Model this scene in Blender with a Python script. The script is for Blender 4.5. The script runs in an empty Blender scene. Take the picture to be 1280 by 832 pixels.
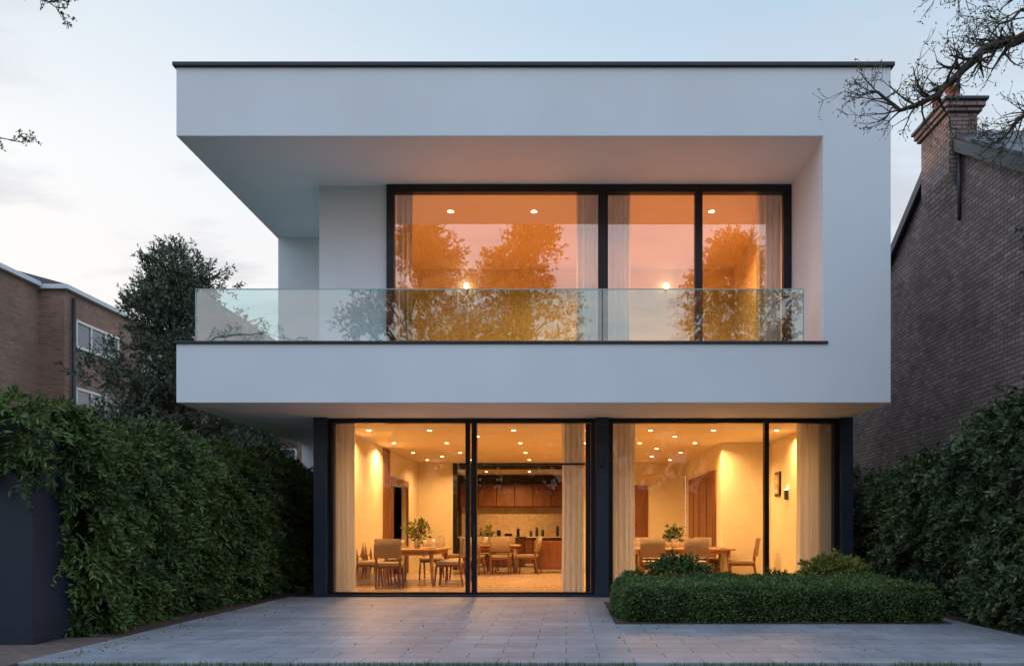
import bpy, bmesh, math, random
import numpy as np
from mathutils import Vector, Matrix
random.seed(7); rng=np.random.default_rng(7)
scene=bpy.context.scene
scene.view_settings.view_transform='Standard'
scene.view_settings.look='None'
scene.view_settings.exposure=0
C=scene.collection

# ---------------------------------------------------------------- materials
def new_mat(name):
    m=bpy.data.materials.new(name); m.use_nodes=True
    nt=m.node_tree; b=nt.nodes.get('Principled BSDF')
    return m,nt,b
def pmat(name,col,rough=0.6,metal=0.0,var=0.12,scale=6.0,bump=0.0,bscale=60.0,stretch=(1,1,1),spec=0.5):
    m,nt,b=new_mat(name)
    tc=nt.nodes.new('ShaderNodeTexCoord'); mp=nt.nodes.new('ShaderNodeMapping')
    mp.inputs['Scale'].default_value=stretch
    nt.links.new(tc.outputs['Object'],mp.inputs['Vector'])
    n=nt.nodes.new('ShaderNodeTexNoise'); n.inputs['Scale'].default_value=scale; n.inputs['Detail'].default_value=6
    nt.links.new(mp.outputs['Vector'],n.inputs['Vector'])
    r=nt.nodes.new('ShaderNodeValToRGB')
    r.color_ramp.elements[0].position=0.3; r.color_ramp.elements[1].position=0.7
    r.color_ramp.elements[0].color=[c*(1-var) for c in col]+[1]
    r.color_ramp.elements[1].color=[min(1,c*(1+var)) for c in col]+[1]
    nt.links.new(n.outputs['Fac'],r.inputs['Fac']); nt.links.new(r.outputs['Color'],b.inputs['Base Color'])
    b.inputs['Roughness'].default_value=rough; b.inputs['Metallic'].default_value=metal
    b.inputs['Specular IOR Level'].default_value=spec
    if bump>0:
        n2=nt.nodes.new('ShaderNodeTexNoise'); n2.inputs['Scale'].default_value=bscale; n2.inputs['Detail'].default_value=4
        nt.links.new(mp.outputs['Vector'],n2.inputs['Vector'])
        bp=nt.nodes.new('ShaderNodeBump'); bp.inputs['Strength'].default_value=bump; bp.inputs['Distance'].default_value=0.01
        nt.links.new(n2.outputs['Fac'],bp.inputs['Height']); nt.links.new(bp.outputs['Normal'],b.inputs['Normal'])
    return m
def brick_mat(name,c1,c2,mortar,bw=0.22,rh=0.075,ms=0.01,bump=0.6,vertical=True,rough=0.85,big=0.25,offset=0.5,nscale=0.9,bdist=.012):
    m,nt,b=new_mat(name)
    tc=nt.nodes.new('ShaderNodeTexCoord'); sp=nt.nodes.new('ShaderNodeSeparateXYZ')
    nt.links.new(tc.outputs['Object'],sp.inputs[0])
    cb=nt.nodes.new('ShaderNodeCombineXYZ')
    if vertical:
        ad=nt.nodes.new('ShaderNodeMath'); ad.operation='ADD'
        nt.links.new(sp.outputs[0],ad.inputs[0]); nt.links.new(sp.outputs[1],ad.inputs[1])
        nt.links.new(ad.outputs[0],cb.inputs[0]); nt.links.new(sp.outputs[2],cb.inputs[1])
    else:
        nt.links.new(sp.outputs[0],cb.inputs[0]); nt.links.new(sp.outputs[1],cb.inputs[1])
    br=nt.nodes.new('ShaderNodeTexBrick'); br.offset=offset
    br.inputs['Scale'].default_value=1; br.inputs['Brick Width'].default_value=bw; br.inputs['Row Height'].default_value=rh
    br.inputs['Mortar Size'].default_value=ms; br.inputs['Mortar Smooth'].default_value=0.3
    br.inputs['Color1'].default_value=(*c1,1); br.inputs['Color2'].default_value=(*c2,1); br.inputs['Mortar'].default_value=(*mortar,1)
    nt.links.new(cb.outputs[0],br.inputs['Vector'])
    n=nt.nodes.new('ShaderNodeTexNoise'); n.inputs['Scale'].default_value=nscale; n.inputs['Detail'].default_value=8; n.inputs['Roughness'].default_value=0.7
    nt.links.new(tc.outputs['Object'],n.inputs['Vector'])
    mr=nt.nodes.new('ShaderNodeMapRange'); mr.inputs['From Min'].default_value=0.3; mr.inputs['From Max'].default_value=0.7
    mr.inputs['To Min'].default_value=1-big; mr.inputs['To Max'].default_value=1+big
    nt.links.new(n.outputs['Fac'],mr.inputs['Value'])
    mx=nt.nodes.new('ShaderNodeVectorMath'); mx.operation='SCALE'
    nt.links.new(br.outputs['Color'],mx.inputs[0]); nt.links.new(mr.outputs[0],mx.inputs['Scale'])
    nt.links.new(mx.outputs[0],b.inputs['Base Color'])
    n2=nt.nodes.new('ShaderNodeTexNoise'); n2.inputs['Scale'].default_value=30; n2.inputs['Detail'].default_value=5
    nt.links.new(tc.outputs['Object'],n2.inputs['Vector'])
    sub=nt.nodes.new('ShaderNodeMath'); sub.operation='SUBTRACT'
    nt.links.new(n2.outputs['Fac'],sub.inputs[0]); nt.links.new(br.outputs['Fac'],sub.inputs[1])
    bp=nt.nodes.new('ShaderNodeBump'); bp.inputs['Strength'].default_value=bump; bp.inputs['Distance'].default_value=bdist
    nt.links.new(sub.outputs[0],bp.inputs['Height']); nt.links.new(bp.outputs['Normal'],b.inputs['Normal'])
    b.inputs['Roughness'].default_value=rough
    return m
def glass_mat(name,tint,refl,gcol=(1,1,1),wav=0.0):
    m=bpy.data.materials.new(name); m.use_nodes=True; nt=m.node_tree; nt.nodes.clear()
    o=nt.nodes.new('ShaderNodeOutputMaterial'); mx=nt.nodes.new('ShaderNodeMixShader')
    t=nt.nodes.new('ShaderNodeBsdfTransparent'); t.inputs[0].default_value=(*tint,1)
    g=nt.nodes.new('ShaderNodeBsdfGlossy'); g.inputs['Color'].default_value=(*gcol,1); g.inputs['Roughness'].default_value=0.0
    lw=nt.nodes.new('ShaderNodeLayerWeight'); lw.inputs['Blend'].default_value=0.35
    mr=nt.nodes.new('ShaderNodeMapRange'); mr.inputs['To Min'].default_value=refl; mr.inputs['To Max'].default_value=min(1,refl+0.75)
    nt.links.new(lw.outputs['Fresnel'],mr.inputs['Value'])
    nt.links.new(mr.outputs[0],mx.inputs[0]); nt.links.new(t.outputs[0],mx.inputs[1]); nt.links.new(g.outputs[0],mx.inputs[2])
    if wav>0:
        tc=nt.nodes.new('ShaderNodeTexCoord'); n=nt.nodes.new('ShaderNodeTexNoise'); n.inputs['Scale'].default_value=1.2
        nt.links.new(tc.outputs['Object'],n.inputs['Vector'])
        bp=nt.nodes.new('ShaderNodeBump'); bp.inputs['Strength'].default_value=wav; bp.inputs['Distance'].default_value=0.01
        nt.links.new(n.outputs['Fac'],bp.inputs['Height']); nt.links.new(bp.outputs['Normal'],g.inputs['Normal'])
    nt.links.new(mx.outputs[0],o.inputs[0]); return m
def emit_mat(name,col,s):
    m=bpy.data.materials.new(name); m.use_nodes=True; nt=m.node_tree; nt.nodes.clear()
    o=nt.nodes.new('ShaderNodeOutputMaterial'); e=nt.nodes.new('ShaderNodeEmission')
    e.inputs[0].default_value=(*col,1); e.inputs[1].default_value=s; nt.links.new(e.outputs[0],o.inputs[0])
    m.cycles.emission_sampling='NONE'; return m
def leaf_mat(name,dark,light,rough=0.6,trans=0.0):
    m=bpy.data.materials.new(name); m.use_nodes=True; nt=m.node_tree; b=nt.nodes['Principled BSDF']; o=nt.nodes['Material Output']
    a=nt.nodes.new('ShaderNodeAttribute'); a.attribute_name='tint'
    r=nt.nodes.new('ShaderNodeValToRGB'); r.color_ramp.elements[0].color=(*dark,1); r.color_ramp.elements[1].color=(*light,1)
    nt.links.new(a.outputs['Fac'],r.inputs['Fac']); nt.links.new(r.outputs['Color'],b.inputs['Base Color'])
    b.inputs['Roughness'].default_value=rough; b.inputs['Specular IOR Level'].default_value=0.35
    if trans>0:
        tr=nt.nodes.new('ShaderNodeBsdfTranslucent'); nt.links.new(r.outputs['Color'],tr.inputs[0])
        mx=nt.nodes.new('ShaderNodeMixShader'); mx.inputs[0].default_value=trans
        nt.links.new(b.outputs[0],mx.inputs[1]); nt.links.new(tr.outputs[0],mx.inputs[2]); nt.links.new(mx.outputs[0],o.inputs[0])
    return m

M_stucco=pmat('white_render',(0.77,0.80,0.83),0.75,var=0.035,scale=0.8,bump=0.15,bscale=90)
M_cap=pmat('slate_metal',(0.035,0.04,0.05),0.45,0.3)
M_frame=pmat('anthracite_frame',(0.010,0.013,0.02),0.35,0.3,bump=0.02)
M_col=pmat('bluegrey_steel',(0.03,0.045,0.07),0.4,0.3)
M_iwall=pmat('cream_plaster',(0.77,0.67,0.47),0.8,var=0.04,scale=2)
M_iceil=pmat('ceiling_plaster',(0.76,0.65,0.47),0.8,var=0.02,scale=2)
M_ifloor=pmat('oak_floor',(0.50,0.36,0.2),0.25,var=0.2,scale=3,stretch=(6,0.6,1))
M_wood=pmat('walnut',(0.20,0.07,0.028),0.4,var=0.3,scale=4,stretch=(8,8,0.6))
M_table=pmat('table_oak',(0.42,0.23,0.11),0.3,var=0.2,scale=4,stretch=(8,1,8))
M_splash=pmat('splashback_tile',(0.58,0.42,0.26),0.3,var=0.15,scale=9)
M_dark=pmat('dark_veneer',(0.06,0.03,0.018),0.4,var=0.3,scale=4,stretch=(1,1,6))
M_fabric=pmat('chair_fabric',(0.34,0.25,0.18),0.9,var=0.08,scale=20,bump=0.1,bscale=300)
M_gate=pmat('bluegrey_gate_paint',(0.015,0.024,0.04),0.5,var=0.12,scale=3)
M_glassU=glass_mat('coated_glass',(0.95,0.93,0.9),0.31,wav=0.05)
M_glassG=glass_mat('clear_glass',(0.98,0.97,0.95),0.03,wav=0.03)
M_glassB=glass_mat('balustrade_glass',(0.72,0.88,0.885),0.16,(0.88,0.98,1))
M_brickR=brick_mat('brown_rough_brick',(0.37,0.26,0.23),(0.23,0.16,0.14),(0.11,0.085,0.08),bump=1.0,big=.4,bdist=.035)
M_brickL=brick_mat('red_brown_brick',(0.31,0.17,0.115),(0.21,0.12,0.085),(0.25,0.20,0.17),bump=0.5)
M_pave=brick_mat('stone_paving',(0.345,0.355,0.385),(0.28,0.29,0.32),(0.12,0.12,0.13),bw=0.6,rh=0.3,ms=0.007,bump=0.4,vertical=False,rough=0.4,big=0.22,nscale=1.6)
M_path=brick_mat('brick_paving',(0.20,0.13,0.11),(0.14,0.10,0.09),(0.07,0.06,0.055),bw=0.21,rh=0.105,ms=0.008,bump=0.6,vertical=False)
M_soil=pmat('bark_mulch',(0.075,0.045,0.035),0.95,var=0.5,scale=40,bump=1.0,bscale=60)
M_grass=pmat('lawn',(0.05,0.085,0.025),0.9,var=0.35,scale=8,bump=0.6,bscale=90)
M_slate=brick_mat('roof_slate',(0.09,0.095,0.11),(0.06,0.065,0.08),(0.03,0.03,0.035),bw=0.3,rh=0.22,ms=0.012,bump=0.8,vertical=False,rough=0.5)
M_trim=pmat('pale_painted_trim',(0.6,0.65,0.7),0.5,var=0.05)
M_terra=pmat('terracotta',(0.40,0.12,0.08),0.8,var=0.2,scale=10)
M_bark=pmat('bark',(0.075,0.055,0.045),0.9,var=0.4,scale=14,bump=0.8,bscale=40,stretch=(1,1,0.3))
M_core=pmat('hedge_light_block',(0.012,0.018,0.008),1.0,var=0.4,scale=10)  # near-black filler for cores added inside the foliage to block light
M_ceramic=pmat('white_ceramic',(0.7,0.68,0.62),0.2,var=0.03)
M_winp=pmat('window_pane',(.10,.13,.17),.05,var=.1,spec=1.0)
M_hot=emit_mat('lamp_warm',(1.0,0.68,0.36),24)
M_globe=emit_mat('lamp_globe',(1.0,0.66,0.34),16)
L_hedge=leaf_mat('yew_leaf',(0.022,0.045,0.012),(0.15,0.22,0.055))
L_hedgeR=leaf_mat('shrub_leaf',(0.022,0.042,0.018),(0.13,0.18,0.07))
L_box=leaf_mat('box_leaf',(0.03,0.065,0.018),(0.15,0.22,0.055))
L_gold=leaf_mat('golden_leaf',(0.10,0.13,0.02),(0.32,0.33,0.07))
L_tree=leaf_mat('grey_green_tree_leaf',(0.035,0.052,0.036),(0.15,0.19,0.12))
L_aut=leaf_mat('autumn_leaf',(0.45,0.14,0.03),(0.85,0.40,0.09),trans=.4)
L_grass=leaf_mat('grass_blade',(0.03,0.055,0.012),(0.10,0.15,0.04))

# ---------------------------------------------------------------- helpers
def empty(name,loc=(0,0,0)):
    o=bpy.data.objects.new(name,None); o.location=loc; C.objects.link(o); return o
def link(name,me,parent=None,mats=()):
    for m in mats: me.materials.append(m)
    o=bpy.data.objects.new(name,me); C.objects.link(o)
    if parent: o.parent=parent
    return o
def bm_box(bm,x0,x1,y0,y1,z0,z1,mi=0,bevel=0):
    vs=[bm.verts.new(p) for p in [(x0,y0,z0),(x1,y0,z0),(x1,y1,z0),(x0,y1,z0),(x0,y0,z1),(x1,y0,z1),(x1,y1,z1),(x0,y1,z1)]]
    fs=[bm.faces.new([vs[i] for i in f]) for f in [(0,3,2,1),(4,5,6,7),(0,1,5,4),(1,2,6,5),(2,3,7,6),(3,0,4,7)]]
    for f in fs: f.material_index=mi
    if bevel>0:
        es=list({e for f in fs for e in f.edges})
        r=bmesh.ops.bevel(bm,geom=es,offset=bevel,segments=2,affect='EDGES',profile=0.5)
        for f in r['faces']: f.material_index=mi
def box(name,x0,x1,y0,y1,z0,z1,mat,parent=None,bevel=0.0):
    bm=bmesh.new(); bm_box(bm,x0,x1,y0,y1,z0,z1,0,bevel)
    me=bpy.data.meshes.new(name); bm.to_mesh(me); bm.free()
    return link(name,me,parent,[mat])
def boxes(name,lst,mat,parent=None,bevel=0.0):
    bm=bmesh.new()
    for b in lst: bm_box(bm,*b,0,bevel)
    me=bpy.data.meshes.new(name); bm.to_mesh(me); bm.free()
    return link(name,me,parent,[mat])
def extr(name,prof,axis,a,b,mat,parent=None,bevel=0):
    bm=bmesh.new()
    def P(u,v,w): return (u,w,v) if axis=='y' else (w,u,v)
    A=[bm.verts.new(P(u,v,a)) for u,v in prof]; B=[bm.verts.new(P(u,v,b)) for u,v in prof]
    bm.faces.new(A); bm.faces.new(B[::-1]); n=len(prof)
    for i in range(n): bm.faces.new([A[i],B[i],B[(i+1)%n],A[(i+1)%n]])
    bmesh.ops.recalc_face_normals(bm,faces=bm.faces)
    if bevel: bmesh.ops.bevel(bm,geom=list(bm.edges),offset=bevel,segments=2,affect='EDGES',profile=0.5)
    bmesh.ops.triangulate(bm,faces=[f for f in bm.faces if len(f.verts)>4])
    me=bpy.data.meshes.new(name); bm.to_mesh(me); bm.free()
    return link(name,me,parent,[mat])
def bm_tube(bm,pts,rad,seg=8,mi=0):
    rings=[]; n=len(pts)
    for i in range(n):
        p=Vector(pts[i]); d=(Vector(pts[min(i+1,n-1)])-Vector(pts[max(i-1,0)])).normalized()
        u=d.cross(Vector((0,0,1)) if abs(d.z)<0.9 else Vector((1,0,0))).normalized(); v=d.cross(u)
        rings.append([bm.verts.new(p+(u*math.cos(2*math.pi*k/seg)+v*math.sin(2*math.pi*k/seg))*rad[i]) for k in range(seg)])
    for i in range(n-1):
        for k in range(seg):
            f=bm.faces.new([rings[i][k],rings[i][(k+1)%seg],rings[i+1][(k+1)%seg],rings[i+1][k]]); f.material_index=mi; f.smooth=True
    for r in (rings[0][::-1],rings[-1]):
        f=bm.faces.new(r); f.material_index=mi
def tube_obj(name,lst,mat,parent=None,seg=8):
    bm=bmesh.new()
    for pts,rad in lst: bm_tube(bm,pts,rad,seg)
    me=bpy.data.meshes.new(name); bm.to_mesh(me); bm.free(); return link(name,me,parent,[mat])
def lathe(name,prof,loc,mat,parent=None,seg=24):
    bm=bmesh.new(); rings=[]
    for r,z in prof: rings.append([bm.verts.new((loc[0]+r*math.cos(2*math.pi*k/seg),loc[1]+r*math.sin(2*math.pi*k/seg),loc[2]+z)) for k in range(seg)])
    for i in range(len(prof)-1):
        for k in range(seg):
            f=bm.faces.new([rings[i][k],rings[i][(k+1)%seg],rings[i+1][(k+1)%seg],rings[i+1][k]]); f.smooth=True
    bm.faces.new(rings[0][::-1]); bm.faces.new(rings[-1])
    me=bpy.data.meshes.new(name); bm.to_mesh(me); bm.free(); return link(name,me,parent,[mat])

def fbm(p,f=1.0,seed=0):
    r=np.random.default_rng(seed+100); o=np.zeros(len(p)); amp=1; tot=0
    for k in range(5):
        for j in range(3):
            d=r.normal(size=3); d/=np.linalg.norm(d)
            o+=amp*np.sin(p@d*f*6.28+r.uniform(0,6.28)); tot+=amp
        f*=1.9; amp*=0.6
    return o/tot*2
def unit(v): return v/(np.linalg.norm(v,axis=-1,keepdims=True)+1e-9)
def leaves(name,P,D,L,W,tint,mat,parent=None):
    n=len(P); D=unit(D); S=unit(np.cross(D,unit(rng.normal(size=(n,3)))))
    L=np.asarray(L).reshape(-1,1)*np.ones((n,1)); W=np.asarray(W).reshape(-1,1)*np.ones((n,1))
    V=np.empty((n,4,3)); V[:,0]=P; V[:,1]=P+D*L*.45+S*W; V[:,2]=P+D*L; V[:,3]=P+D*L*.45-S*W
    me=bpy.data.meshes.new(name); me.vertices.add(n*4); me.vertices.foreach_set('co',V.reshape(-1))
    me.loops.add(n*4); me.loops.foreach_set('vertex_index',np.arange(n*4,dtype=np.int32))
    me.polygons.add(n); me.polygons.foreach_set('loop_start',np.arange(0,n*4,4,dtype=np.int32))
    me.update(calc_edges=True)
    a=me.attributes.new('tint','FLOAT','POINT'); a.data.foreach_set('value',np.repeat(np.clip(tint,0,1),4).astype(np.float32))
    return link(name,me,parent,[mat])
def sprays(name,c,o,m,slen,L,W,mat,parent=None,droop=0.4,spread=0.5,tint0=None):
    n=len(c); stem=unit(unit(o)+rng.normal(size=(n,3))*spread+np.array([0,0,-droop]))
    side=unit(np.cross(stem,rng.normal(size=(n,3))))
    t=rng.uniform(0,1,(n,m)); sg=np.where(rng.uniform(size=(n,m))>.5,1,-1)
    sl=slen*rng.uniform(.5,1.3,(n,1,1))
    P=c[:,None]+stem[:,None]*t[...,None]*sl+np.array([0,0,-1])*(t[...,None]**2)*sl*droop*.5
    D=stem[:,None]*.7+side[:,None]*sg[...,None]*.7+rng.normal(size=(n,m,3))*.28
    ti=(rng.uniform(0.05,.75,n) if tint0 is None else tint0)[:,None]+rng.normal(size=(n,m))*.1+t*.2
    return leaves(name,P.reshape(-1,3),D.reshape(-1,3),L*rng.uniform(.6,1.2,n*m),W*rng.uniform(.7,1.2,n*m),ti.reshape(-1),mat,parent)

# ---------------------------------------------------------------- ground
box('ground',-250,250,-250,250,-0.5,-0.03,M_grass)
box('terrace_paving',-4.77,4.95,6.95,13.78,-0.3,0.0,M_pave,bevel=0.006)
box('brick_path',-12,-4.776,6.5,8.6,-0.3,-0.006,M_path)
box('soil_bed',-5.9,-4.776,8.604,17.6,-0.3,-0.012,M_soil)
box('soil_bed',4.956,6.8,6.95,17,-0.3,-0.012,M_soil)
n=26000
P=np.c_[rng.uniform(-4.6,7.0,n),rng.uniform(6.1,6.93,n),np.full(n,-.03)]
k=fbm(P,1.2,3)>-0.5; P=P[k]; n=len(P)
leaves('grass',P,np.c_[rng.normal(size=(n,2))*.35,np.ones(n)],rng.uniform(.025,.07,n),.0022,rng.uniform(0,1,n),L_grass)
n=150; P=np.c_[np.where(rng.uniform(size=n)<.75,-4.75+np.abs(rng.normal(size=n))*.35,rng.uniform(-4.6,4.8,n)),rng.uniform(7.1,13.3,n),np.full(n,.006)]
leaves('fallen_leaves',P,np.c_[rng.normal(size=(n,2)),rng.normal(size=n)*.08],.035,.010,rng.uniform(0,.4,n),L_gold)

# ---------------------------------------------------------------- main house
H=empty('white_modern_house',(0,0,0))
extr('upper_shell',[(-5.9,3.07),(4.91,3.07),(4.91,8.14),(-5.9,8.14),(-5.9,7.10),(3.885,7.10),(3.885,3.96),(-5.9,3.96)],'y',12.1,23.2,M_stucco,H,0.008)
box('roof_coping',-5.94,4.955,12.05,23.24,8.142,8.20,M_cap,H,0.006)
box('balcony_edge_trim',-5.93,3.955,12.07,12.30,3.962,4.0,M_cap,H,0.004)
box('balcony_side_trim',-5.93,-5.6,12.303,16.28,3.962,4.0,M_cap,H,0.004)
box('upper_rear_wall',-5.87,-4.3,16.3,16.6,3.955,7.105,M_stucco,H)
box('upper_front_panel',-4.28,-3.10,13.86,14.06,3.955,7.105,M_stucco,H)
box('upper_return_wall',-4.28,-4.08,14.062,18.2,3.955,7.105,M_stucco,H)
box('upper_room_back',-4.3,3.9,18.2,18.4,3.955,7.105,M_iwall,H)
box('upper_room_ceiling',-4.07,3.88,13.95,18.19,7.06,7.097,M_iceil,H)
box('upper_room_floor',-4.07,3.88,13.95,18.19,3.963,3.99,M_ifloor,H)
box('upper_room_side',3.80,3.882,13.95,18.19,3.995,7.055,M_iwall,H)
box('lower_rear_wing',-5.85,-4.33,17.7,23,-0.1,3.066,M_stucco,H)
def frame(name,x0,x1,z0,z1,y0,y1,bars,fw,mat):
    b=[(x0,x1,y0,y1,z1-fw,z1),(x0,x1,y0,y1,z0,z0+fw),(x0,x0+fw,y0,y1,z0+fw,z1-fw),(x1-fw,x1,y0,y1,z0+fw,z1-fw)]
    for a,c in bars: b.append((a,c,y0+.004,y1-.004,z0+fw,z1-fw))
    return boxes(name,b,mat,H,0.004)
frame('upper_window_frame',-3.10,3.88,3.97,7.095,13.78,13.92,[(.55,.72),(2.22,2.35)],0.13,M_frame)
def plane_xz(name,x0,x1,z0,z1,y,mat,parent):
    me=bpy.data.meshes.new(name); me.from_pydata([(x0,y,z0),(x1,y,z0),(x1,y,z1),(x0,y,z1)],[],[(0,1,2,3)]); return link(name,me,parent,[mat])
plane_xz('upper_window_glass',-3.0,.6,4.05,7.0,13.85,M_glassU,H)
plane_xz('upper_window_glass_side',.65,3.8,4.05,7.0,13.856,M_glassU,H)
frame('lower_window_frame',-4.09,.50,0.0,3.066,13.79,13.93,[(-1.74,-1.665),(-1.635,-1.545)],0.075,M_frame)
box('door_meeting_stile',.335,.42,13.80,13.92,.08,2.98,M_frame,H)
frame('lower_window_frame_side',.73,4.69,0.0,3.066,13.79,13.93,[(3.42,3.50)],0.075,M_frame)
box('sliding_track_head',-1.54,.33,13.95,14.0,2.28,2.315,M_frame,H)
box('sill_left',-4.32,4.92,13.70,13.785,-0.05,.035,M_col,H)
boxes('steel_columns',[(-4.32,-4.095,13.66,13.95,.0,3.068),(.505,.725,13.66,13.95,.0,3.068),(4.695,4.90,13.66,13.95,0,3.068)],M_col,H,0.006)
plane_xz('lower_window_glass',-4.03,.34,.06,3.0,13.86,M_glassG,H)
plane_xz('lower_window_glass_side',.78,4.63,.06,3.0,13.862,M_glassG,H)
boxes('door_handle',[(-1.60,-1.575,13.74,13.79,.95,1.25)],M_cap,H,.004)
boxes('door_entry_sensor',[(.58,.65,13.62,13.66,2.22,2.36)],M_cap,H,.008)
box('room_floor',-4.3,4.9,13.93,28,-0.1,0.02,M_ifloor,H)
box('room_ceiling',-4.3,4.9,13.94,28,3.035,3.066,M_iceil,H)
boxes('room_left_wall',[(-4.32,-4.2,13.96,19.3,.02,3.03),(-4.32,-4.2,21.0,28,.02,3.03),(-4.32,-4.2,19.3,21.0,2.25,3.03)],M_iwall,H)
box('hall_shade_block',-4.9,-4.33,19.2,21.1,.02,2.4,M_dark,H)  # solid dark block, its colour stands in for the shade of the unlit hall
boxes('left_door_architrave',[(-4.195,-4.16,19.1,19.3,.02,2.42),(-4.195,-4.16,21.0,21.15,.02,2.42),(-4.195,-4.16,19.302,20.998,2.25,2.42)],M_wood,H)
boxes('wood_wall_slats',[(-4.195,-4.17,18.3,18.95,.02,3.02)],M_wood,H)
box('room_right_wall',4.42,4.93,13.96,17.3,.02,3.03,M_iwall,H)
box('room_right_block',3.37,4.93,17.302,22.6,.02,3.03,M_iwall,H)
boxes('room_back_wall',[(-4.2,-3.2,22.6,22.8,.02,3.03),(-.02,3.36,22.6,22.8,.02,3.03)],M_iwall,H)
boxes('back_door',[(1.9,2.3,22.55,22.595,.02,2.4)],M_wood,H)
boxes('wood_double_door',[(3.33,3.366,17.95,19.85,.03,2.5),(3.33,3.366,19.87,21.8,.03,2.5)],M_wood,H,.006)
boxes('wood_door_panels',[(3.315,3.329,18.15,18.85,.3,2.3),(3.315,3.329,18.98,19.65,.3,2.3),(3.315,3.329,20.07,20.75,.3,2.3),(3.315,3.329,20.9,21.6,.3,2.3)],M_wood,H,.006)
boxes('skirting',[(4.405,4.418,14.0,17.29,.022,.12),(3.38,4.40,17.285,17.3,.022,.12),(-4.198,-4.185,14.0,18.29,.022,.12),(-.01,3.3,22.58,22.598,.022,.12)],M_ceramic,H)
boxes('kitchen_partition_frame',[(-3.2,-3.08,22.58,22.72,.02,3.03),(-3.08,-.1,22.58,22.72,2.86,3.03),(-2.7,-2.62,22.6,22.7,.02,2.86),(-.1,-.02,22.58,22.72,.02,3.03)],M_frame,H)
box('kitchen_back_wall',-4.2,3.4,27.6,27.8,.02,3.03,M_dark,H)
box('kitchen_side_wall',.6,.7,22.81,27.59,.02,3.03,M_dark,H)
K=empty('kitchen_units')
boxes('base_cabinets',[(-3.6+i*.62,-3.0+i*.62,27.0,27.58,.03,.88) for i in range(6)],M_wood,K,.006)
box('counter_top',-3.65,.2,26.95,27.59,.885,.925,M_ceramic,K,.004)
box('splashback',-3.6,.1,27.54,27.59,.93,1.93,M_splash,K)
boxes('wall_cabinets',[(-3.6+i*.62,-3.0+i*.62,27.2,27.58,1.95,2.7) for i in range(6)],M_wood,K,.006)
boxes('oven',[(-2.3,-1.5,26.93,26.99,.15,.82)],M_frame,K,.01)
boxes('island',[(-2.6,-1.3,24.6,25.3,.03,.9),(-2.65,-1.25,24.55,25.35,.905,.94)],M_wood,K,.01)
tube_obj('jars',[([(x,27.2,.93),(x,27.2,.93+h)],[.05,.045]) for x,h in [(-3.2,.2),(-2.9,.28),(-1.2,.18),(-1.0,.3),(-.8,.22),(-.3,.35)]],M_cap,K)
tube_obj('pans',[([(x,24.9,.94),(x,24.9,.94+h)],[w_,w_*.9]) for x,h,w_ in [(-2.4,.12,.12),(-2.1,.2,.07),(-1.8,.1,.13),(-1.5,.26,.05)]],M_cap,K,14)
SB=empty('sideboard')
box('carcass',-.85,-.02,20.9,21.4,.12,.85,M_wood,SB,.01)
boxes('doors',[(-.83,-.445,20.88,20.897,.15,.82),(-.435,-.04,20.88,20.897,.15,.82)],M_wood,SB,.004)
tube_obj('legs',[([(x,y,.02),(x,y,.12)],[.02,.025]) for x in(-.8,-.08) for y in(20.95,21.35)],M_dark,SB)

# balustrade
B=empty('glass_balustrade')
xs=[-5.65,-2.55,.55,3.62]
boxes('front_panes',[(xs[i]+.006,xs[i+1]-.006,12.2,12.217,4.0,4.81) for i in range(3)],M_glassB,B)
boxes('side_panes',[(-5.65,-5.633,12.23,14.2,4.0,4.81),(-5.65,-5.633,14.212,16.28,4.0,4.81)],M_glassB,B)
M_edge=pmat('glass_edge',(0.28,0.52,0.48),0.2,var=.02)
boxes('glass_edges',[(-5.65,3.62,12.199,12.218,4.811,4.824),(-5.651,-5.632,12.23,16.28,4.811,4.824),(3.614,3.626,12.2,12.217,4.0,4.81),(-5.658,-5.646,12.199,12.218,4.0,4.81)],M_edge,B)

# curtains
def curtain_mat(name,tr):
    m=bpy.data.materials.new(name); m.use_nodes=True; nt=m.node_tree; b=nt.nodes['Principled BSDF']; o=nt.nodes['Material Output']
    tc=nt.nodes.new('ShaderNodeTexCoord'); n=nt.nodes.new('ShaderNodeTexNoise'); n.inputs['Scale'].default_value=30
    nt.links.new(tc.outputs['Object'],n.inputs['Vector'])
    r=nt.nodes.new('ShaderNodeValToRGB'); r.color_ramp.elements[0].color=(.78,.79,.80,1); r.color_ramp.elements[1].color=(.88,.88,.88,1)
    nt.links.new(n.outputs['Fac'],r.inputs['Fac']); nt.links.new(r.outputs[0],b.inputs['Base Color']); b.inputs['Roughness'].default_value=.9
    t=nt.nodes.new('ShaderNodeBsdfTranslucent'); nt.links.new(r.outputs[0],t.inputs[0])
    mx=nt.nodes.new('ShaderNodeMixShader'); mx.inputs[0].default_value=tr
    nt.links.new(b.outputs[0],mx.inputs[1]); nt.links.new(t.outputs[0],mx.inputs[2]); nt.links.new(mx.outputs[0],o.inputs[0]); return m
M_cur=curtain_mat('linen_curtain',.22); M_cur2=curtain_mat('white_curtain',.07)
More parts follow.
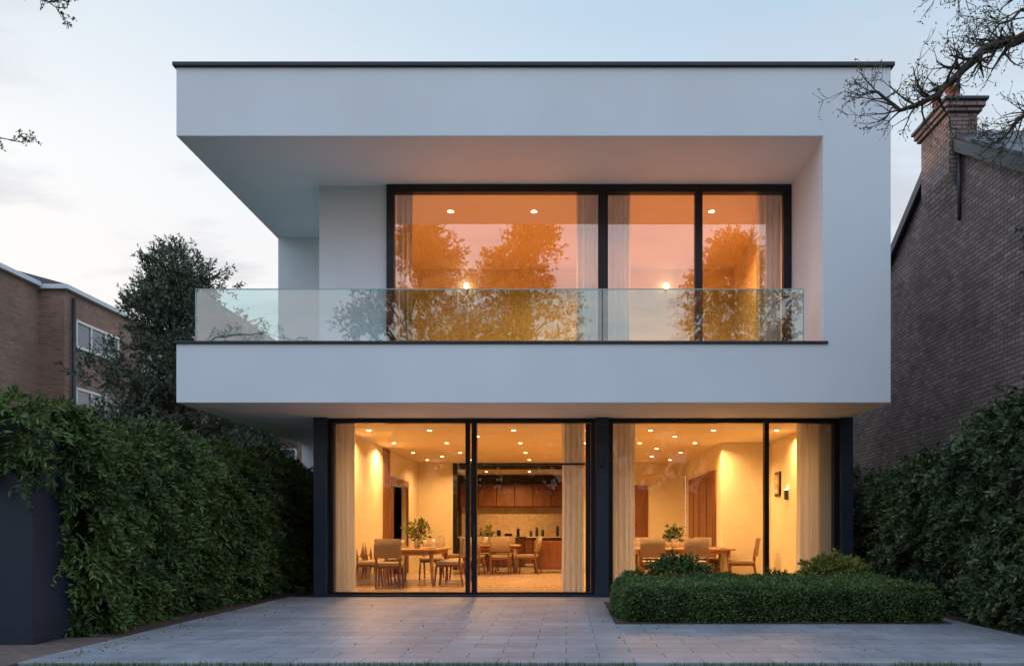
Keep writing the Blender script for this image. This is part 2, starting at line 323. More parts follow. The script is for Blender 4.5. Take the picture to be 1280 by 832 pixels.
def curtain(x0,x1,y,z0,z1,seed,mat,amp=.05):
    r=random.Random(seed); nx=120; nz=14; vs=[];fs=[]
    ph=r.uniform(0,6); k=2*math.pi/0.095
    for j in range(nz+1):
        t=j/nz; z=z0+(z1-z0)*t
        for i in range(nx+1):
            u=i/nx; sp=1+0.05*(1-t)*math.sin(3*u+ph)
            x=x0+(x1-x0)*(0.5+(u-.5)*sp*(1-.05*math.sin(math.pi*t)))
            yy=y+(amp+.02*(1-t))*math.sin(k*(x1-x0)*u+ph+.5*math.sin(5*u+ph)+.25*(1-t)*math.sin(9*u))+.012*math.sin(2.3*k*(x1-x0)*u+t*2)
            vs.append((x,yy,z))
    for j in range(nz):
        for i in range(nx):
            a=j*(nx+1)+i; fs.append((a,a+1,a+nx+2,a+nx+1))
    me=bpy.data.meshes.new('curtain'); me.from_pydata(vs,[],fs)
    me.polygons.foreach_set('use_smooth',[True]*len(fs)); return link('curtain',me,None,[mat])
for i,(a,b) in enumerate([(-4.08,-3.70),(-.08,.32),(.76,1.21),(4.06,4.60)]): curtain(a,b,14.06,.04,3.03,i,M_cur)
for i,(a,b) in enumerate([(-2.98,-2.68),(.17,.56),(.71,1.13),(3.34,3.76)]): curtain(a,b,14.02,4.0,7.05,i+10,M_cur2)

# dining furniture
def chair_mesh():
    bm=bmesh.new()
    bm_box(bm,-.24,.24,-.23,.24,.41,.48,1,.02)
    bm_box(bm,-.225,.225,-.21,.22,.37,.408,0,.005)
    for sx in(-1,1):
        bm_tube(bm,[(sx*.21,.21,.39),(sx*.225,.25,0)],[.024,.015],8)
        bm_tube(bm,[(sx*.21,-.30,0),(sx*.21,-.225,.42),(sx*.215,-.25,.66),(sx*.215,-.30,.90)],[.016,.024,.022,.018],8)
    N=8
    for z0,z1 in((.56,.92),):
        f=[];bk=[]
        for i in range(N+1):
            u=-1+2*i/N; x=.235*u; c=.035*(1-u*u)
            for z in (z0,z1):
                y=-.235-(z-.5)*.15-c
                f.append(bm.verts.new((x,y+.026,z))); bk.append(bm.verts.new((x,y-.026,z)))
        for i in range(N):
            a=2*i
            for q in ([f[a],f[a+1],f[a+3],f[a+2]],[bk[a],bk[a+2],bk[a+3],bk[a+1]],[f[a+1],bk[a+1],bk[a+3],f[a+3]],[f[a],f[a+2],bk[a+2],bk[a]]):
                g=bm.faces.new(q); g.material_index=1; g.smooth=True
        for a in(0,2*N):
            g=bm.faces.new([f[a],bk[a],bk[a+1],f[a+1]]); g.material_index=1
    bmesh.ops.recalc_face_normals(bm,faces=bm.faces)
    me=bpy.data.meshes.new('dining_chair'); bm.to_mesh(me); bm.free(); me.materials.append(M_wood); me.materials.append(M_fabric); return me
CH=chair_mesh()
def chair(x,y,ang):
    o=bpy.data.objects.new('dining_chair',CH); o.location=(x,y,.02); o.rotation_euler=(0,0,math.radians(ang)); o.scale=(1.06,1.06,1.04); C.objects.link(o)
def table(cx,cy,w,l):
    t=empty('dining_table')
    box('top',cx-w/2,cx+w/2,cy-l/2,cy+l/2,.72,.765,M_table,t,.015)
    boxes('apron',[(cx-w/2+.1,cx+w/2-.1,cy-l/2+.1,cy-l/2+.125,.64,.718),(cx-w/2+.1,cx+w/2-.1,cy+l/2-.125,cy+l/2-.1,.64,.718),
        (cx-w/2+.1,cx-w/2+.125,cy-l/2+.13,cy+l/2-.13,.64,.718),(cx+w/2-.125,cx+w/2-.1,cy-l/2+.13,cy+l/2-.13,.64,.718)],M_table,t)
    tube_obj('legs',[([(cx+sx*(w/2-.13),cy+sy*(l/2-.13),.72),(cx+sx*(w/2-.1),cy+sy*(l/2-.1),.02)],[.045,.025]) for sx in(-1,1) for sy in(-1,1)],M_table,t,10)
def plates(cx,cy,w,l):
    ps=empty('place_settings')
    for i,(dx,dy) in enumerate([(-w/2+.2,-l/4),(w/2-.2,-l/4),(-w/2+.2,l/4),(w/2-.2,l/4)]):
        lathe('plate_%d'%i,[(.05,0),(.12,.012),(.125,.018),(.06,.01)],(cx+dx,cy+dy,.768),M_ceramic,ps,20)
        lathe('glass_%d'%i,[(.025,0),(.03,.002),(.006,.006),(.006,.08),(.035,.1),(.032,.17)],(cx+dx*.6,cy+dy+.1,.768),M_ceramic,ps,12)
def vase(x,y,z,s,mat,nl=500):
    v=empty('flower_vase' if s>.2 else 'potted_herb')
    lathe('pot',[(.05,0),(.09,.05),(.10,.12),(.07,.19),(.06,.2)],(x,y,z),M_ceramic,v)
    d=unit(rng.normal(size=(nl//12,3))+np.array([0,0,.7])); c=np.array([x,y,z+.2])+d*rng.uniform(.2,1,(len(d),1))*s
    c=c+np.array([0,0,s*.3])
    sprays('foliage',c,d,12,.10,.07,.014,mat,v,.1,.5)
    tube_obj('stems',[([(x,y,z+.15),tuple(c[i])],[.005,.003]) for i in range(0,len(d),2)],M_bark,v,5)
TZ=.767
table(-3.15,17.0,1.15,2.2); plates(-3.15,17.0,1.15,2.2); vase(-3.15,16.9,TZ,.29,L_gold,1000)
for y in(16.25,16.95,17.7): chair(-3.93,y,-90+random.uniform(-8,8)); chair(-2.36,y,90+random.uniform(-8,8))
chair(-3.45,15.62,6); chair(-3.1,18.45,180)
table(2.45,17.1,2.1,1.15); plates(2.45,17.1,2.1,1.15); vase(2.3,17.1,TZ,.2,L_hedge,800)
for x in(1.75,2.6): chair(x,16.25,random.uniform(-6,6))
for x in(1.8,2.5,3.15): chair(x,17.95,180)
chair(3.68,16.75,78); chair(1.2,17.2,-90)
table(-1.95,20.9,1.5,1.0); vase(-2.1,20.9,TZ,.21,L_gold,350)
for x in(-2.35,-1.65): chair(x,20.15,random.uniform(-8,8)); chair(x,21.7,180)
chair(-1.0,20.6,80); chair(-2.95,20.9,-90)
A=empty('framed_picture'); box('frame',4.385,4.418,16.45,16.85,1.85,2.35,M_frame,A,.004); box('canvas',4.375,4.384,16.5,16.8,1.9,2.3,pmat('art',(.5,.35,.2),.8,var=.9,scale=9),A)
A=empty('wall_lamp'); box('body',4.35,4.418,15.9,16.0,1.75,1.95,M_cap,A,.008); box('diffuser',4.355,4.41,15.91,15.99,1.952,1.96,M_hot,A)
for x in(-2.26,2.26):
    p=empty('wall_lamp'); lathe('globe',[(.01,0),(.045,.015),(.06,.06),(.045,.105),(.01,.12)],(x,18.08,6.6),M_globe,p,16)
    box('bracket',x-.03,x+.03,18.13,18.198,6.56,6.62,M_cap,p,.004)
S=empty('sofa'); boxes('seat_and_back',[(-1.9,.1,16.6,17.5,4.0,4.42),(-1.9,.1,17.3,17.55,4.43,4.85),(-2.1,-1.91,16.6,17.5,4.0,4.65),(.11,.3,16.6,17.5,4.0,4.65)],M_fabric,S,.05)

# ---------------------------------------------------------------- lamps
def area(x,y,z,p,size=.16,col=(1,.56,.21),spread=150):
    l=bpy.data.lights.new('downlight_beam','AREA'); l.shape='DISK'; l.size=size; l.energy=p; l.color=col; l.spread=math.radians(spread)
    o=bpy.data.objects.new('downlight_beam',l); o.location=(x,y,z); C.objects.link(o); o.parent=H
dl=[]
for y in(15.2,17.4,19.6,21.6):
    for x in(-3.75,-2.6,-1.0,.4,1.6,2.8):
        if y>18 and x>3: continue
        dl.append((x,y))
bm=bmesh.new()
for x,y in dl+[(4.0,15.2),(-2.6,24.2),(-1.2,24.2),(-2.6,26),(-1.2,26),(-1.8,16.2),(2.2,16.2),(-3.2,20.6),(1.0,20.6),(2.2,20.6),(1.3,18.4),(2.1,18.6)]:
    bmesh.ops.create_circle(bm,cap_ends=True,radius=.04,segments=12,matrix=Matrix.Translation((x,y,3.031)))
me=bpy.data.meshes.new('downlights'); bm.to_mesh(me); bm.free(); link('downlights',me,H,[M_hot])
for x,y,p in [(-3.85,15.6,52),(-3.85,17.7,48),(-3.2,21.4,50),(-1.8,17.4,90),(-.6,20.2,58),(1.5,16.4,90),(1.6,20.6,74),(3.0,17.0,66),(4.05,15.3,38)]:
    area(x,y,3.02,p)
area(-1.8,25.8,3.02,85)
bm=bmesh.new()
for x in(-2.15,-.6,2.7):
    bmesh.ops.create_circle(bm,cap_ends=True,radius=.055,segments=12,matrix=Matrix.Translation((x,14.87,7.056)))
me=bpy.data.meshes.new('upper_downlights'); bm.to_mesh(me); bm.free(); link('upper_downlights',me,H,[M_hot])
for x,y in[(-2.0,15.6),(0,16.6),(2.7,15.6)]: area(x,y,7.04,100,col=(1,.40,.10))

# ---------------------------------------------------------------- neighbour, right
R=empty('brick_house')
ax=7.0; ridge=8.4; sl=.62; yr=14.8
prof=[(9.0,-.3),(21,-.3),(21,ridge-sl*(21-yr)),(yr,ridge),(9.0,ridge-sl*(yr-9.0))]
extr('walls',prof,'x',ax,16,M_brickR,R)
def roofslab(y0,y1,name):
    z0=ridge-sl*abs(y0-yr); z1=ridge-sl*abs(y1-yr)
    extr(name,[(y0,z0+.03),(y1,z1+.03),(y1,z1+.13),(y0,z0+.13)],'x',ax-.10,16.2,M_slate,R)
roofslab(8.7,yr-.003,'roof_front'); roofslab(yr+.003,21.3,'roof_back')
def verge(y0,y1,name,m):
    z0=ridge-sl*abs(y0-yr); z1=ridge-sl*abs(y1-yr)
    extr(name,[(y0,z0-.16),(y1,z1-.16),(y1,z1+.06),(y0,z0+.06)],'x',ax-.15,ax-.102,m,R)
verge(8.7,14.2,'verge_board',M_cap); verge(15.35,21.3,'verge_board_back',M_cap)
extr('chimney_stack',[(7.30,8.55),(6.80,8.55),(6.80,7.5),(6.995,7.0),(7.30,7.0)],'y',14.2,15.33,M_brickR,R,.008)
box('chimney_corbel',6.74,7.36,14.14,15.39,8.552,8.62,M_brickR,R,.006)
box('chimney_corbel_upper',6.70,7.40,14.10,15.43,8.622,8.72,M_brickR,R,.006)
box('chimney_cap',6.66,7.44,14.06,15.47,8.722,8.78,M_cap,R,.01)
for i,y in enumerate((14.5,15.0)):
    lathe('chimney_pot_%d'%i,[(.13,0),(.14,.04),(.11,.06),(.10,.30),(.13,.32),(.13,.37),(.10,.38)],(7.0,y,8.78),M_terra,R)
tube_obj('soil_pipe',[([(6.93,14.1,6.6),(6.93,14.1,7.8)],[.035,.035])],M_cap,R)
# ---------------------------------------------------------------- neighbour, left
Lh=empty('brick_house')
box('main_wall',-24,-13.8,22,34,-.3,7.75,M_brickL,Lh)
box('front_wall',-24,-14.5,14,21.998,-.3,7.8,M_brickL,Lh)
box('parapet_trim',-24,-13.66,21.9,34.1,7.752,7.88,M_trim,Lh,.01)
box('parapet_trim_front',-24,-14.36,14,21.895,7.802,7.93,M_trim,Lh,.01)
extr('roof_main',[(-24,7.885),(-13.7,7.885),(-18.5,9.2)],'y',21.95,34,M_slate,Lh)
def sidewin(y0,y1,z0,z1,x,n):
    t=[(x,x+.06,y0,y1,z1-.07,z1),(x,x+.08,y0,y1,z0,z0+.07)]
    for i in range(n+1):
        yy=y0+(y1-y0-.06)*i/n; t.append((x,x+.055,yy,yy+.06,z0+.071,z1-.071))
    boxes('window_frame',t,M_ceramic,Lh); box('window_pane',x-.1,x+.02,y0+.02,y1-.02,z0+.02,z1-.02,M_winp,Lh)
sidewin(22.45,24.6,6.25,7.05,-13.8,3); sidewin(22.45,24.6,4.1,5.15,-13.8,3); sidewin(26,28.2,6.25,7.05,-13.8,3)
tube_obj('drain_pipe',[([(-13.72,22.3,0),(-13.72,22.3,7.6)],[.05,.05])],M_cap,Lh)
D3=empty('brick_house')
box('walls',-15,-7.5,33,42,-.3,5.0,M_brickL,D3)
extr('roof',[(-15.3,5.0),(-7.2,5.0),(-11.2,7.4)],'y',32.7,42.3,M_slate,D3)
for x in(-13.2,-11.9,-10.6,-9.3):
    for z in(1.2,3.3):
        boxes('window_frame',[(x,x+.8,32.93,32.998,z,z+.07),(x,x+.8,32.93,32.998,z+1.13,z+1.2),(x,x+.07,32.93,32.998,z+.071,z+1.129),(x+.73,x+.8,32.93,32.998,z+.071,z+1.129),(x+.37,x+.43,32.94,32.998,z+.071,z+1.129)],M_ceramic,D3)
        box('window_pane',x+.02,x+.78,32.97,33.02,z+.02,z+1.18,M_winp,D3)

# ---------------------------------------------------------------- gate
G=empty('garden_gate')
box('pillar',-5.80,-5.36,8.04,8.66,-.05,1.78,M_gate,G,.008)
box('leaf_panel',-7.6,-5.815,8.10,8.16,.03,1.74,M_gate,G,.006)
boxes('rails',[(-7.6,-5.815,8.075,8.098,1.6,1.74),(-7.6,-5.815,8.075,8.098,.03,.17)],M_gate,G,.004)
box('post',-7.9,-7.62,8.04,8.3,-.05,1.85,M_gate,G,.008)

# ---------------------------------------------------------------- hedges
def hedge(name,xf,sgn,y0,y1,Hf,width,n,mat,m=26,slen=.2,L=.075,W=.011,disp=.16,seed=0,front=0,droop=.5,dens_near=1.0):
    E=empty(name); r=.45
    y=y0+(y1-y0)*rng.uniform(0,1,n)**dens_near
    Hh=Hf(y); s=rng.uniform(0,1,n)*(Hh+width)
    x=np.zeros(n); z=np.zeros(n); nx=np.zeros(n); nz=np.zeros(n)
    a=s<Hh-r; b=(~a)&(s<Hh+r*.57); c=~(a|b)
    x[a]=0; z[a]=s[a]; nx[a]=1
    th=(s-(Hh-r))/(r*1.57)*(math.pi/2)
    x[b]=-r+r*np.cos(th[b]); z[b]=Hh[b]-r+r*np.sin(th[b]); nx[b]=np.cos(th[b]); nz[b]=np.sin(th[b])
    x[c]=-(s[c]-Hh[c]+r*.43); z[c]=Hh[c]; nz[c]=1
    P=np.c_[xf+sgn*x,y,z]; N=np.c_[sgn*nx,np.zeros(n),nz]
    if front:
        f=n//8; fx=rng.uniform(0,width,f); fz=rng.uniform(0,1,f)*Hf(np.full(f,y0))
        P=np.r_[P,np.c_[xf-sgn*fx,np.full(f,y0),fz]]; N=np.r_[N,np.c_[np.zeros(f),-np.ones(f),np.zeros(f)]]
    d=fbm(P,.45,seed)*disp+fbm(P,1.6,seed+1)*disp*.45
    P=P+N*(d+rng.uniform(-.12,.03,len(P)))[:,None]
    N=N+rng.normal(size=N.shape)*.15
    ti=.36+.28*fbm(P,.6,seed+5)+rng.normal(size=len(P))*.18
    sprays('foliage',P,N,m,slen,L,W,mat,E,droop,.5,ti)
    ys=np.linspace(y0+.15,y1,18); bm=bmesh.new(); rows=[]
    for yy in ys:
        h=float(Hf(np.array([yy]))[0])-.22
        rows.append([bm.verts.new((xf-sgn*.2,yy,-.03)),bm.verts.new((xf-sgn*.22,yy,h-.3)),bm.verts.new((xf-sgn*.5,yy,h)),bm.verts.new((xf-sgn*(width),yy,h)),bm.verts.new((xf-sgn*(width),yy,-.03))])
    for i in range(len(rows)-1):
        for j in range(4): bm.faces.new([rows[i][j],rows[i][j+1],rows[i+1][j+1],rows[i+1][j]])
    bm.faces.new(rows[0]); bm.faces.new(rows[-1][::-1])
    me=bpy.data.meshes.new('light_block'); bm.to_mesh(me); bm.free(); link('light_block',me,E,[M_core])  # dark core added behind the leaves to stop light passing through
    return E
hedge('hedge',-5.25,1,8.7,17.6,lambda y:2.48-.012*(y-8),1.5,5200,L_hedge,m=26,slen=.24,L=.09,W=.013,disp=.22,seed=1,front=1,dens_near=1.3,droop=.7)
n=1400
P=np.c_[rng.uniform(-7.6,-5.15,n),rng.uniform(7.95,8.9,n),rng.uniform(1.72,2.5,n)]
q=((P[:,1]-8.5)/.55)**2+((P[:,2]-2.1)/.52)**2
k=(q<1.15)&(q>.45)&(P[:,0]<-5.15-.25*np.abs(fbm(P,.9,4))); P=P[k]
N=np.c_[np.where(P[:,0]>-5.6,.8,0),(P[:,1]-8.5)*1.5,(P[:,2]-2.0)*1.2]-np.array([0,.2,0])
Eh=empty('hedge'); sprays('foliage',P,N,32,.28,.09,.013,L_hedge,Eh,.6,.5,.4+.25*fbm(P,.6,9)+rng.normal(size=len(P))*.16)
box('light_block',-7.6,-5.5,8.25,8.95,1.85,2.3,M_core,Eh,.05)

hedge('hedge',5.25,-1,7.6,14.6,lambda y:2.60-.11*(y-8.5)+.12*np.sin(y*2.1),1.4,4400,L_hedgeR,m=26,slen=.22,L=.08,W=.016,disp=.28,seed=21,dens_near=1.3,droop=.3)
hedge('hedge',5.0,-1,14.9,20,lambda y:1.9+.3*np.sin(y*1.7),1.6,1000,L_hedgeR,m=22,seed=31,disp=.2)

def clipped(name,x0,x1,y0,y1,z1,n,mat):
    E=empty(name); w=x1-x0; d=y1-y0; ar=np.array([w*z1,w*d,d*z1,d*z1]); f=rng.choice(4,n,p=ar/ar.sum()); u=rng.uniform(size=n); v=rng.uniform(size=n)
    P=np.zeros((n,3)); N=np.zeros((n,3))
    for i,(p,nn) in enumerate([(np.c_[x0+w*u,np.full(n,y0),z1*v],(0,-1,0)),(np.c_[x0+w*u,y0+d*v,np.full(n,z1)],(0,0,1)),(np.c_[np.full(n,x0),y0+d*u,z1*v],(-1,0,0)),(np.c_[np.full(n,x1),y0+d*u,z1*v],(1,0,0))]):
        P[f==i]=p[f==i]; N[f==i]=nn
    c=np.array([(x0+x1)/2,(y0+y1)/2,z1/2]); h=np.array([w/2,d/2,z1/2]); r=.13
    q=np.clip(P-c,-(h-r),(h-r)); q[:,2]=np.where(P[:,2]<z1/2,P[:,2]-c[2],q[:,2]); dd=P-c-q; L_=np.linalg.norm(dd,axis=1,keepdims=True)
    P=np.where(L_>r,c+q+dd/(L_+1e-9)*r,P)
    P=P+N*(fbm(P,.7,41)*.045+fbm(P,2.6,42)*.03+rng.uniform(-.035,.03,n))[:,None]
    D=N+rng.normal(size=(n,3))*.75
    leaves('foliage',P,D,.034*rng.uniform(.6,1.4,n),.0095,.42+.24*fbm(P,1.2,44)+rng.normal(size=n)*.25,mat,E)
    # stray shoots above the clipped surface
    m=500; Q=np.c_[rng.uniform(x0+.05,x1-.05,m),rng.uniform(y0+.03,y1-.05,m),np.full(m,z1-.01)]
    sprays('new_shoots',Q,np.tile([0,-.1,1.],(m,1)),9,.075,.03,.008,mat,E,-.1,.4,np.full(m,.75))
    box('light_block',x0+.08,x1-.08,y0+.08,y1-.08,-.02,z1-.08,M_core,E,.03)
clipped('box_hedge',.70,4.62,9.85,12.0,.43,110000,L_box)
def shrub(cx,cy,cz,rx,rz,n,mat,m=22,L=.055,name='round_shrub'):
    E=empty(name); d=unit(rng.normal(size=(n,3))); d[:,2]=np.abs(d[:,2])*1.0-.15
    P=np.array([cx,cy,cz])+d*np.array([rx,rx*.8,rz])*(rng.uniform(.6,1.0,(n,1))+.12*fbm(d,1.0,int(cx*10))[:,None])
    sprays('foliage',P,d,m,.10,L,.011,mat,E,.05,.5)
    tube_obj('stems',[([(cx,cy,-.02),(cx,cy,cz)],[.03,.02])],M_bark,E)
shrub(1.72,12.25,.36,.54,.46,500,L_box)
shrub(4.1,12.3,.39,.58,.42,480,L_gold)
shrub(1.05,12.2,.22,.3,.32,170,L_box)
shrub(3.3,12.3,.22,.38,.30,180,L_box)
box('planting_soil',.6,4.70,9.75,12.75,.001,.012,M_soil)

# ---------------------------------------------------------------- trees
def crown(name,E,blobs,nper,mat,m=26,slen=.35,L=.11,W=.02,droop=.2,seed=0,gap=-.35,tr=(0.1,.7)):
    PP=[];NN=[]
    for (cx,cy,cz,rx,ry,rz) in blobs:
        k=int(nper*(rx*ry*rz)**.66); d=unit(rng.normal(size=(k,3))); rr=rng.uniform(.25,1,(k,1))**.6
        PP.append(np.array([cx,cy,cz])+d*rr*np.array([rx,ry,rz])); NN.append(d+np.array([0,0,.3]))
    P=np.concatenate(PP);N=np.concatenate(NN); k=fbm(P,.45,seed)>gap; P=P[k];N=N[k]
    ti=rng.uniform(tr[0],tr[1],len(P))*.6+.2+.18*fbm(P,.5,seed+3)
    sprays(name,P,N,m,slen,L,W,mat,E,droop,.5,ti)
T=empty('evergreen_tree')
tx,ty=-9.3,19.2
blobs=[]
r=random.Random(5)
for i in range(64):
    t=i/63; z=1.8+t*5.5; w=2.2*math.sin(math.pi*min(1,(.27+.73*t))**1.15)+.12
    a=r.uniform(0,6.28); q=r.uniform(.1,.95)*w
    blobs.append((tx+math.cos(a)*q,ty+math.sin(a)*q*.8,z+r.uniform(-.2,.3),r.uniform(.45,.8),r.uniform(.45,.8),r.uniform(.35,.55)))
crown('foliage',T,blobs,230,L_tree,m=26,slen=.34,L=.11,W=.015,droop=-.25,seed=50,gap=-.75)
lim=[([(tx,ty,-.05),(tx+.05,ty,2.5),(tx-.05,ty,5),(tx,ty,7.4)],[.2,.16,.1,.03])]
for b in blobs: lim.append(([(tx,ty,max(1.2,b[2]-.7)),((tx+b[0])/2,(ty+b[1])/2,b[2]-.3),(b[0],b[1],b[2])],[.05,.035,.012]))
tube_obj('trunk_and_limbs',lim,M_bark,T,6)
T=empty('evergreen_tree'); tx,ty=-7.9,21.5; blobs=[(tx+r.uniform(-1,1),ty+r.uniform(-1,1),1.2+i*.32,.7,.7,.5) for i in range(9)]
crown('foliage',T,blobs,150,L_tree,m=24,slen=.3,L=.10,W=.014,seed=60)
tube_obj('trunk_and_limbs',[([(tx,ty,-.05),(tx,ty,3.6)],[.14,.04])]+[([(tx,ty,b[2]-.4),(b[0],b[1],b[2])],[.04,.01]) for b in blobs],M_bark,T,6)

def branch(out,tips,p,d,L,r,depth,rnd,up=.05):
    n=6; pts=[p.copy()]; rad=[r]; dd=d.normalized()
    for i in range(n):
        dd=(dd+Vector((rnd.gauss(0,.13),rnd.gauss(0,.13),rnd.gauss(0,.12)+up))).normalized()
        pts.append(pts[-1]+dd*L/n); rad.append(r*(1-.75*(i+1)/n)+.0012)
    out.append((pts,rad)); tips.append((pts[-1],dd))
    if depth>0:
        for k in range(rnd.randint(2,4)):
            i=rnd.randint(1,n); a=Vector((rnd.gauss(0,1),rnd.gauss(0,1),rnd.gauss(0,1))); a=(a-a.dot(dd)*dd).normalized()
            branch(out,tips,pts[i].copy(),(dd+a*rnd.uniform(.5,1.1)),L*rnd.uniform(.45,.7),max(.0025,rad[i]*.6),depth-1,rnd,up)
def baretree(trunk,trad,limbs,seed,nleaf=3,per=2,tl=(.25,.6)):
    E=empty('bare_tree'); rnd=random.Random(seed); out=[(trunk,trad)]; tips=[]
    for pts,r0 in limbs:
        pts=[Vector(p) for p in pts]; n=len(pts)
        fp=[];
        for i in range(n-1):
            for s in range(4):
                q=pts[i].lerp(pts[i+1],s/4)+Vector((rnd.gauss(0,.02),rnd.gauss(0,.02),rnd.gauss(0,.02))); fp.append(q)
        fp.append(pts[-1]); rad=[r0*(1-.85*i/(len(fp)-1)) for i in range(len(fp))]
        out.append((fp,rad))
        for i in range(3,len(fp)):
            for _ in range(per):
                dd=(fp[i]-fp[i-1]).normalized(); a=Vector((rnd.gauss(0,1),rnd.gauss(0,.7),rnd.gauss(0,1))).normalized()
                branch(out,tips,fp[i].copy(),dd*.8+a,rnd.uniform(*tl)*(1-.45*i/len(fp)),max(.004,rad[i]*.45),2,rnd,.03)
    tube_obj('branches',out,M_bark,E,5)
    c=np.array([tuple(t[0]) for t in tips]); d=np.array([tuple(t[1]) for t in tips])
    sprays('buds_and_leaves',c,d,nleaf,.05,.03,.008,L_hedge,E,.2,.6)
baretree([(8.2,9.6,-.1),(8.1,9.5,2.5),(7.9,9.4,5),(7.7,9.3,8)],[.2,.17,.13,.07],
  [([(7.95,9.4,4.6),(6.6,9.2,6.1),(5.3,9,6.72),(4.8,9,6.6),(4.4,9,6.28),(4.1,9,5.98),(3.75,8.98,5.85),(3.4,8.95,6.05)],.085),
   ([(7.9,9.4,5.2),(6.7,9.1,6.9),(5.4,9,7.25),(4.8,9,7.35),(4.3,9,7.2)],.06),
   ([(7.95,9.4,4.2),(6.6,9.3,5.5),(5.6,9.2,6.0),(5.25,9.2,5.9),(4.95,9.2,5.6)],.055),
   ([(7.8,9.4,6),(6.5,9.6,7.4),(5.4,9.5,7.3),(4.9,9.5,6.9)],.045)],11,tl=(.28,.70))
baretree([(-8.3,8.0,-.1),(-8.2,8,2.5),(-8.0,8,5),(-7.8,8,7.5)],[.18,.15,.11,.05],
  [([(-8.0,8,4.4),(-7.2,8,5.1),(-6.2,8,5.2),(-5.45,8,5.02)],.025),
   ([(-7.9,8,5.7),(-6.9,8,6.8),(-6.0,8,6.72),(-5.4,8,6.52),(-5.0,8,6.36)],.025)],23,nleaf=7,per=1,tl=(.18,.36))
T=empty('tall_shrub'); blobs=[(6.15+r.uniform(-.25,.3),9.7+r.uniform(-.5,.5),2.2+i*.27,.42,.5,.34) for i in range(11)]
crown('foliage',T,blobs,420,L_hedgeR,m=22,slen=.2,L=.075,W=.016,seed=70,gap=-.6)
tube_obj('trunk_and_limbs',[([(6.3,9.7,-.05),(6.25,9.7,5)],[.08,.03])]+[([(6.28,9.7,b[2]-.3),(b[0],b[1],b[2])],[.025,.008]) for b in blobs],M_bark,T,6)

# autumn trees standing across the garden behind the viewpoint (mirrored in the glazing)
def bigtree(x,y,h,w,seed):
    E=empty('broadleaf_tree'); rr=random.Random(seed); bl=[]
    for i in range(70):
        t=rr.random(); z=h*(.28+.70*t); ww=w*math.sin(math.pi*(.25+.72*t))**.7
        a=rr.uniform(0,6.28); q=rr.uniform(.2,1)*ww
        bl.append((x+math.cos(a)*q,y+math.sin(a)*q,z,rr.uniform(.6,1.1),rr.uniform(.6,1.1),rr.uniform(.5,.8)))
    crown('foliage',E,bl,120,L_aut,m=14,slen=.55,L=.17,W=.045,seed=seed,gap=-.45,droop=0)
    tube_obj('trunk_and_limbs',[([(x,y,-.05),(x+.1,y,h*.4),(x,y,h*.9)],[.3,.22,.05])]+[([(x,y,max(h*.2,b[2]-2)),((x+b[0])/2,(y+b[1])/2,b[2]-.7),(b[0],b[1],b[2])],[.06,.04,.012]) for b in bl],M_bark,E,6)
bigtree(-2.2,-12,16.4,3.4,81); bigtree(-7.4,-13,16.8,3.0,82); bigtree(8.6,-12,15.8,3.1,83)
Eb=empty('hedge'); n=2500; P=np.c_[rng.uniform(-16,16,n),rng.uniform(-9.2,-8,n),rng.uniform(0,3.0,n)]
sprays('foliage',P,np.tile([0,1.,.2],(n,1)),14,.4,.16,.04,L_hedge,Eb,.2,.5); box('light_block',-16,16,-10,-8.8,-.03,2.8,M_core,Eb,.1)
n=3000; X=rng.uniform(-55,55,n); top=9.5+1.8*np.sin(X*.35)+1.2*np.sin(X*.9+1)
P=np.c_[X,rng.uniform(-33,-29,n),top*rng.uniform(0,1,n)**.8]
sprays('sky_blocking_tree_screen',P,np.tile([0,1.,.3],(n,1)),12,1.2,.75,.22,L_tree,None,.1,.8)  # unseen tree belt, added to block the bright low sky from the glass reflections

# ---------------------------------------------------------------- world
w=bpy.data.worlds.new('World'); scene.world=w; w.use_nodes=True; nt=w.node_tree; nt.nodes.clear()
out=nt.nodes.new('ShaderNodeOutputWorld'); bg=nt.nodes.new('ShaderNodeBackground'); nt.links.new(bg.outputs[0],out.inputs[0])
tc=nt.nodes.new('ShaderNodeTexCoord'); sp=nt.nodes.new('ShaderNodeSeparateXYZ'); nt.links.new(tc.outputs['Generated'],sp.inputs[0])
def ramp(stops):
    r=nt.nodes.new('ShaderNodeValToRGB'); e=r.color_ramp.elements
    while len(e)<len(stops): e.new(0.5)
    for i,(p,c) in enumerate(stops): e[i].position=p; e[i].color=(*c,1)
    nt.links.new(sp.outputs[2],r.inputs[0]); return r
rl=ramp([(0,(1,.78,.66)),(.27,(.95,.90,.88)),(.38,(.91,.92,.93)),(.54,(.70,.79,.86)),(1,(.45,.62,.85))])
rr_=ramp([(0,(.9,.78,.72)),(.27,(.82,.84,.88)),(.40,(.70,.79,.88)),(.54,(.49,.65,.80)),(1,(.42,.6,.85))])
rb=ramp([(0,(.60,.70,.86)),(.18,(.78,1.0,1.24)),(.36,(.90,1.16,1.46)),(.55,(.95,1.25,1.65)),(1,(.78,1.06,1.5))])
rp=ramp([(0,(1,.55,.42)),(.18,(1.02,.68,.60)),(.36,(1.0,.78,.80)),(.55,(.92,1.18,1.5)),(1,(.78,1.06,1.5))])
def mr(inp,a,b):
    m=nt.nodes.new('ShaderNodeMapRange'); m.interpolation_type='SMOOTHSTEP'; m.inputs['From Min'].default_value=a; m.inputs['From Max'].default_value=b; nt.links.new(inp,m.inputs['Value']); return m
def mix(f,a,b):
    m=nt.nodes.new('ShaderNodeMix'); m.data_type='RGBA'; nt.links.new(f,m.inputs['Factor']); nt.links.new(a,m.inputs['A']); nt.links.new(b,m.inputs['B']); return m.outputs['Result']
front=mix(mr(sp.outputs[0],-.62,.25).outputs[0],rl.outputs[0],rr_.outputs[0])
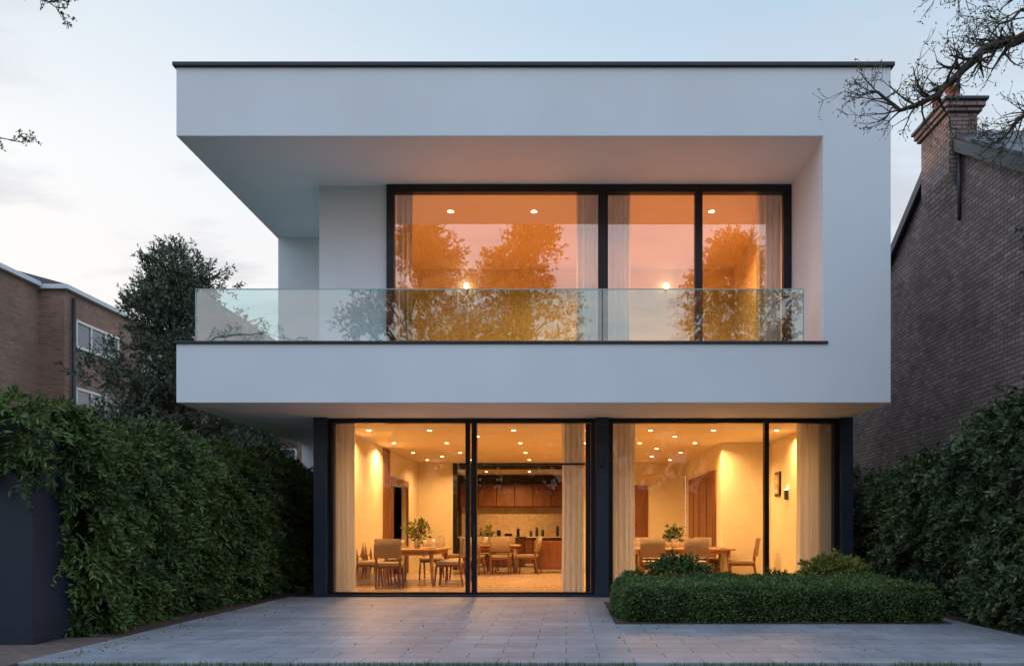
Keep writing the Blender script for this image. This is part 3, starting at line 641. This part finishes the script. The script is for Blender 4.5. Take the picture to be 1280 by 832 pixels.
ngy=nt.nodes.new('ShaderNodeMath'); ngy.operation='MULTIPLY'; ngy.inputs[1].default_value=-1; nt.links.new(sp.outputs[1],ngy.inputs[0])
rear=mix(mr(ngy.outputs[0],.78,.90).outputs[0],rb.outputs[0],rp.outputs[0])
allc=mix(mr(sp.outputs[1],-.25,.35).outputs[0],rear,front)
dv=nt.nodes.new('ShaderNodeMath'); dv.operation='ADD'; dv.inputs[1].default_value=.12; nt.links.new(sp.outputs[2],dv.inputs[0])
vs=nt.nodes.new('ShaderNodeVectorMath'); vs.operation='DIVIDE'; cb=nt.nodes.new('ShaderNodeCombineXYZ')
for i in range(3): nt.links.new(dv.outputs[0],cb.inputs[i])
nt.links.new(tc.outputs['Generated'],vs.inputs[0]); nt.links.new(cb.outputs[0],vs.inputs[1])
mp=nt.nodes.new('ShaderNodeMapping'); mp.inputs['Location'].default_value=(3.1,1.7,0); mp.inputs['Scale'].default_value=(1,1.8,1); nt.links.new(vs.outputs[0],mp.inputs['Vector'])
no=nt.nodes.new('ShaderNodeTexNoise'); no.inputs['Scale'].default_value=1.5; no.inputs['Detail'].default_value=9; no.inputs['Roughness'].default_value=.55; nt.links.new(mp.outputs[0],no.inputs['Vector'])
cf=mr(no.outputs['Fac'],.47,.64)
lw_=nt.nodes.new('ShaderNodeMapRange'); lw_.inputs['From Min'].default_value=.30; lw_.inputs['From Max'].default_value=.50; lw_.inputs['To Min'].default_value=.8; lw_.inputs['To Max'].default_value=.35
nt.links.new(sp.outputs[2],lw_.inputs['Value'])
cm=nt.nodes.new('ShaderNodeMath'); cm.operation='MULTIPLY'; nt.links.new(cf.outputs[0],cm.inputs[0]); nt.links.new(lw_.outputs[0],cm.inputs[1])
cc=nt.nodes.new('ShaderNodeRGB'); cc.outputs[0].default_value=(.58,.60,.67,1)
col=mix(cm.outputs[0],allc,cc.outputs[0])
sky=nt.nodes.new('ShaderNodeTexSky'); sky.sky_type='NISHITA'; sky.sun_disc=False; sky.sun_elevation=math.radians(6); sky.sun_rotation=math.radians(-60)
sc=nt.nodes.new('ShaderNodeVectorMath'); sc.operation='SCALE'; sc.inputs['Scale'].default_value=.02; nt.links.new(sky.outputs[0],sc.inputs[0])
ad=nt.nodes.new('ShaderNodeVectorMath'); ad.operation='ADD'; nt.links.new(col,ad.inputs[0]); nt.links.new(sc.outputs[0],ad.inputs[1])
nt.links.new(ad.outputs[0],bg.inputs[0]); bg.inputs[1].default_value=1.0
s=bpy.data.lights.new('sun','SUN'); s.energy=1.3; s.angle=math.radians(10); s.color=(1,.62,.38)
so=bpy.data.objects.new('sun',s); C.objects.link(so)
d=Vector((-.86,.5,.12)); so.rotation_euler=d.to_track_quat('Z','Y').to_euler()

# ---------------------------------------------------------------- camera
cam=bpy.data.cameras.new('camera'); co=bpy.data.objects.new('camera',cam); C.objects.link(co)
co.location=(0,0,1.15); co.rotation_euler=(math.radians(90),0,0)
cam.lens=28.125; cam.sensor_width=36; cam.shift_x=-.053; cam.shift_y=.192; cam.clip_end=1000
scene.camera=co
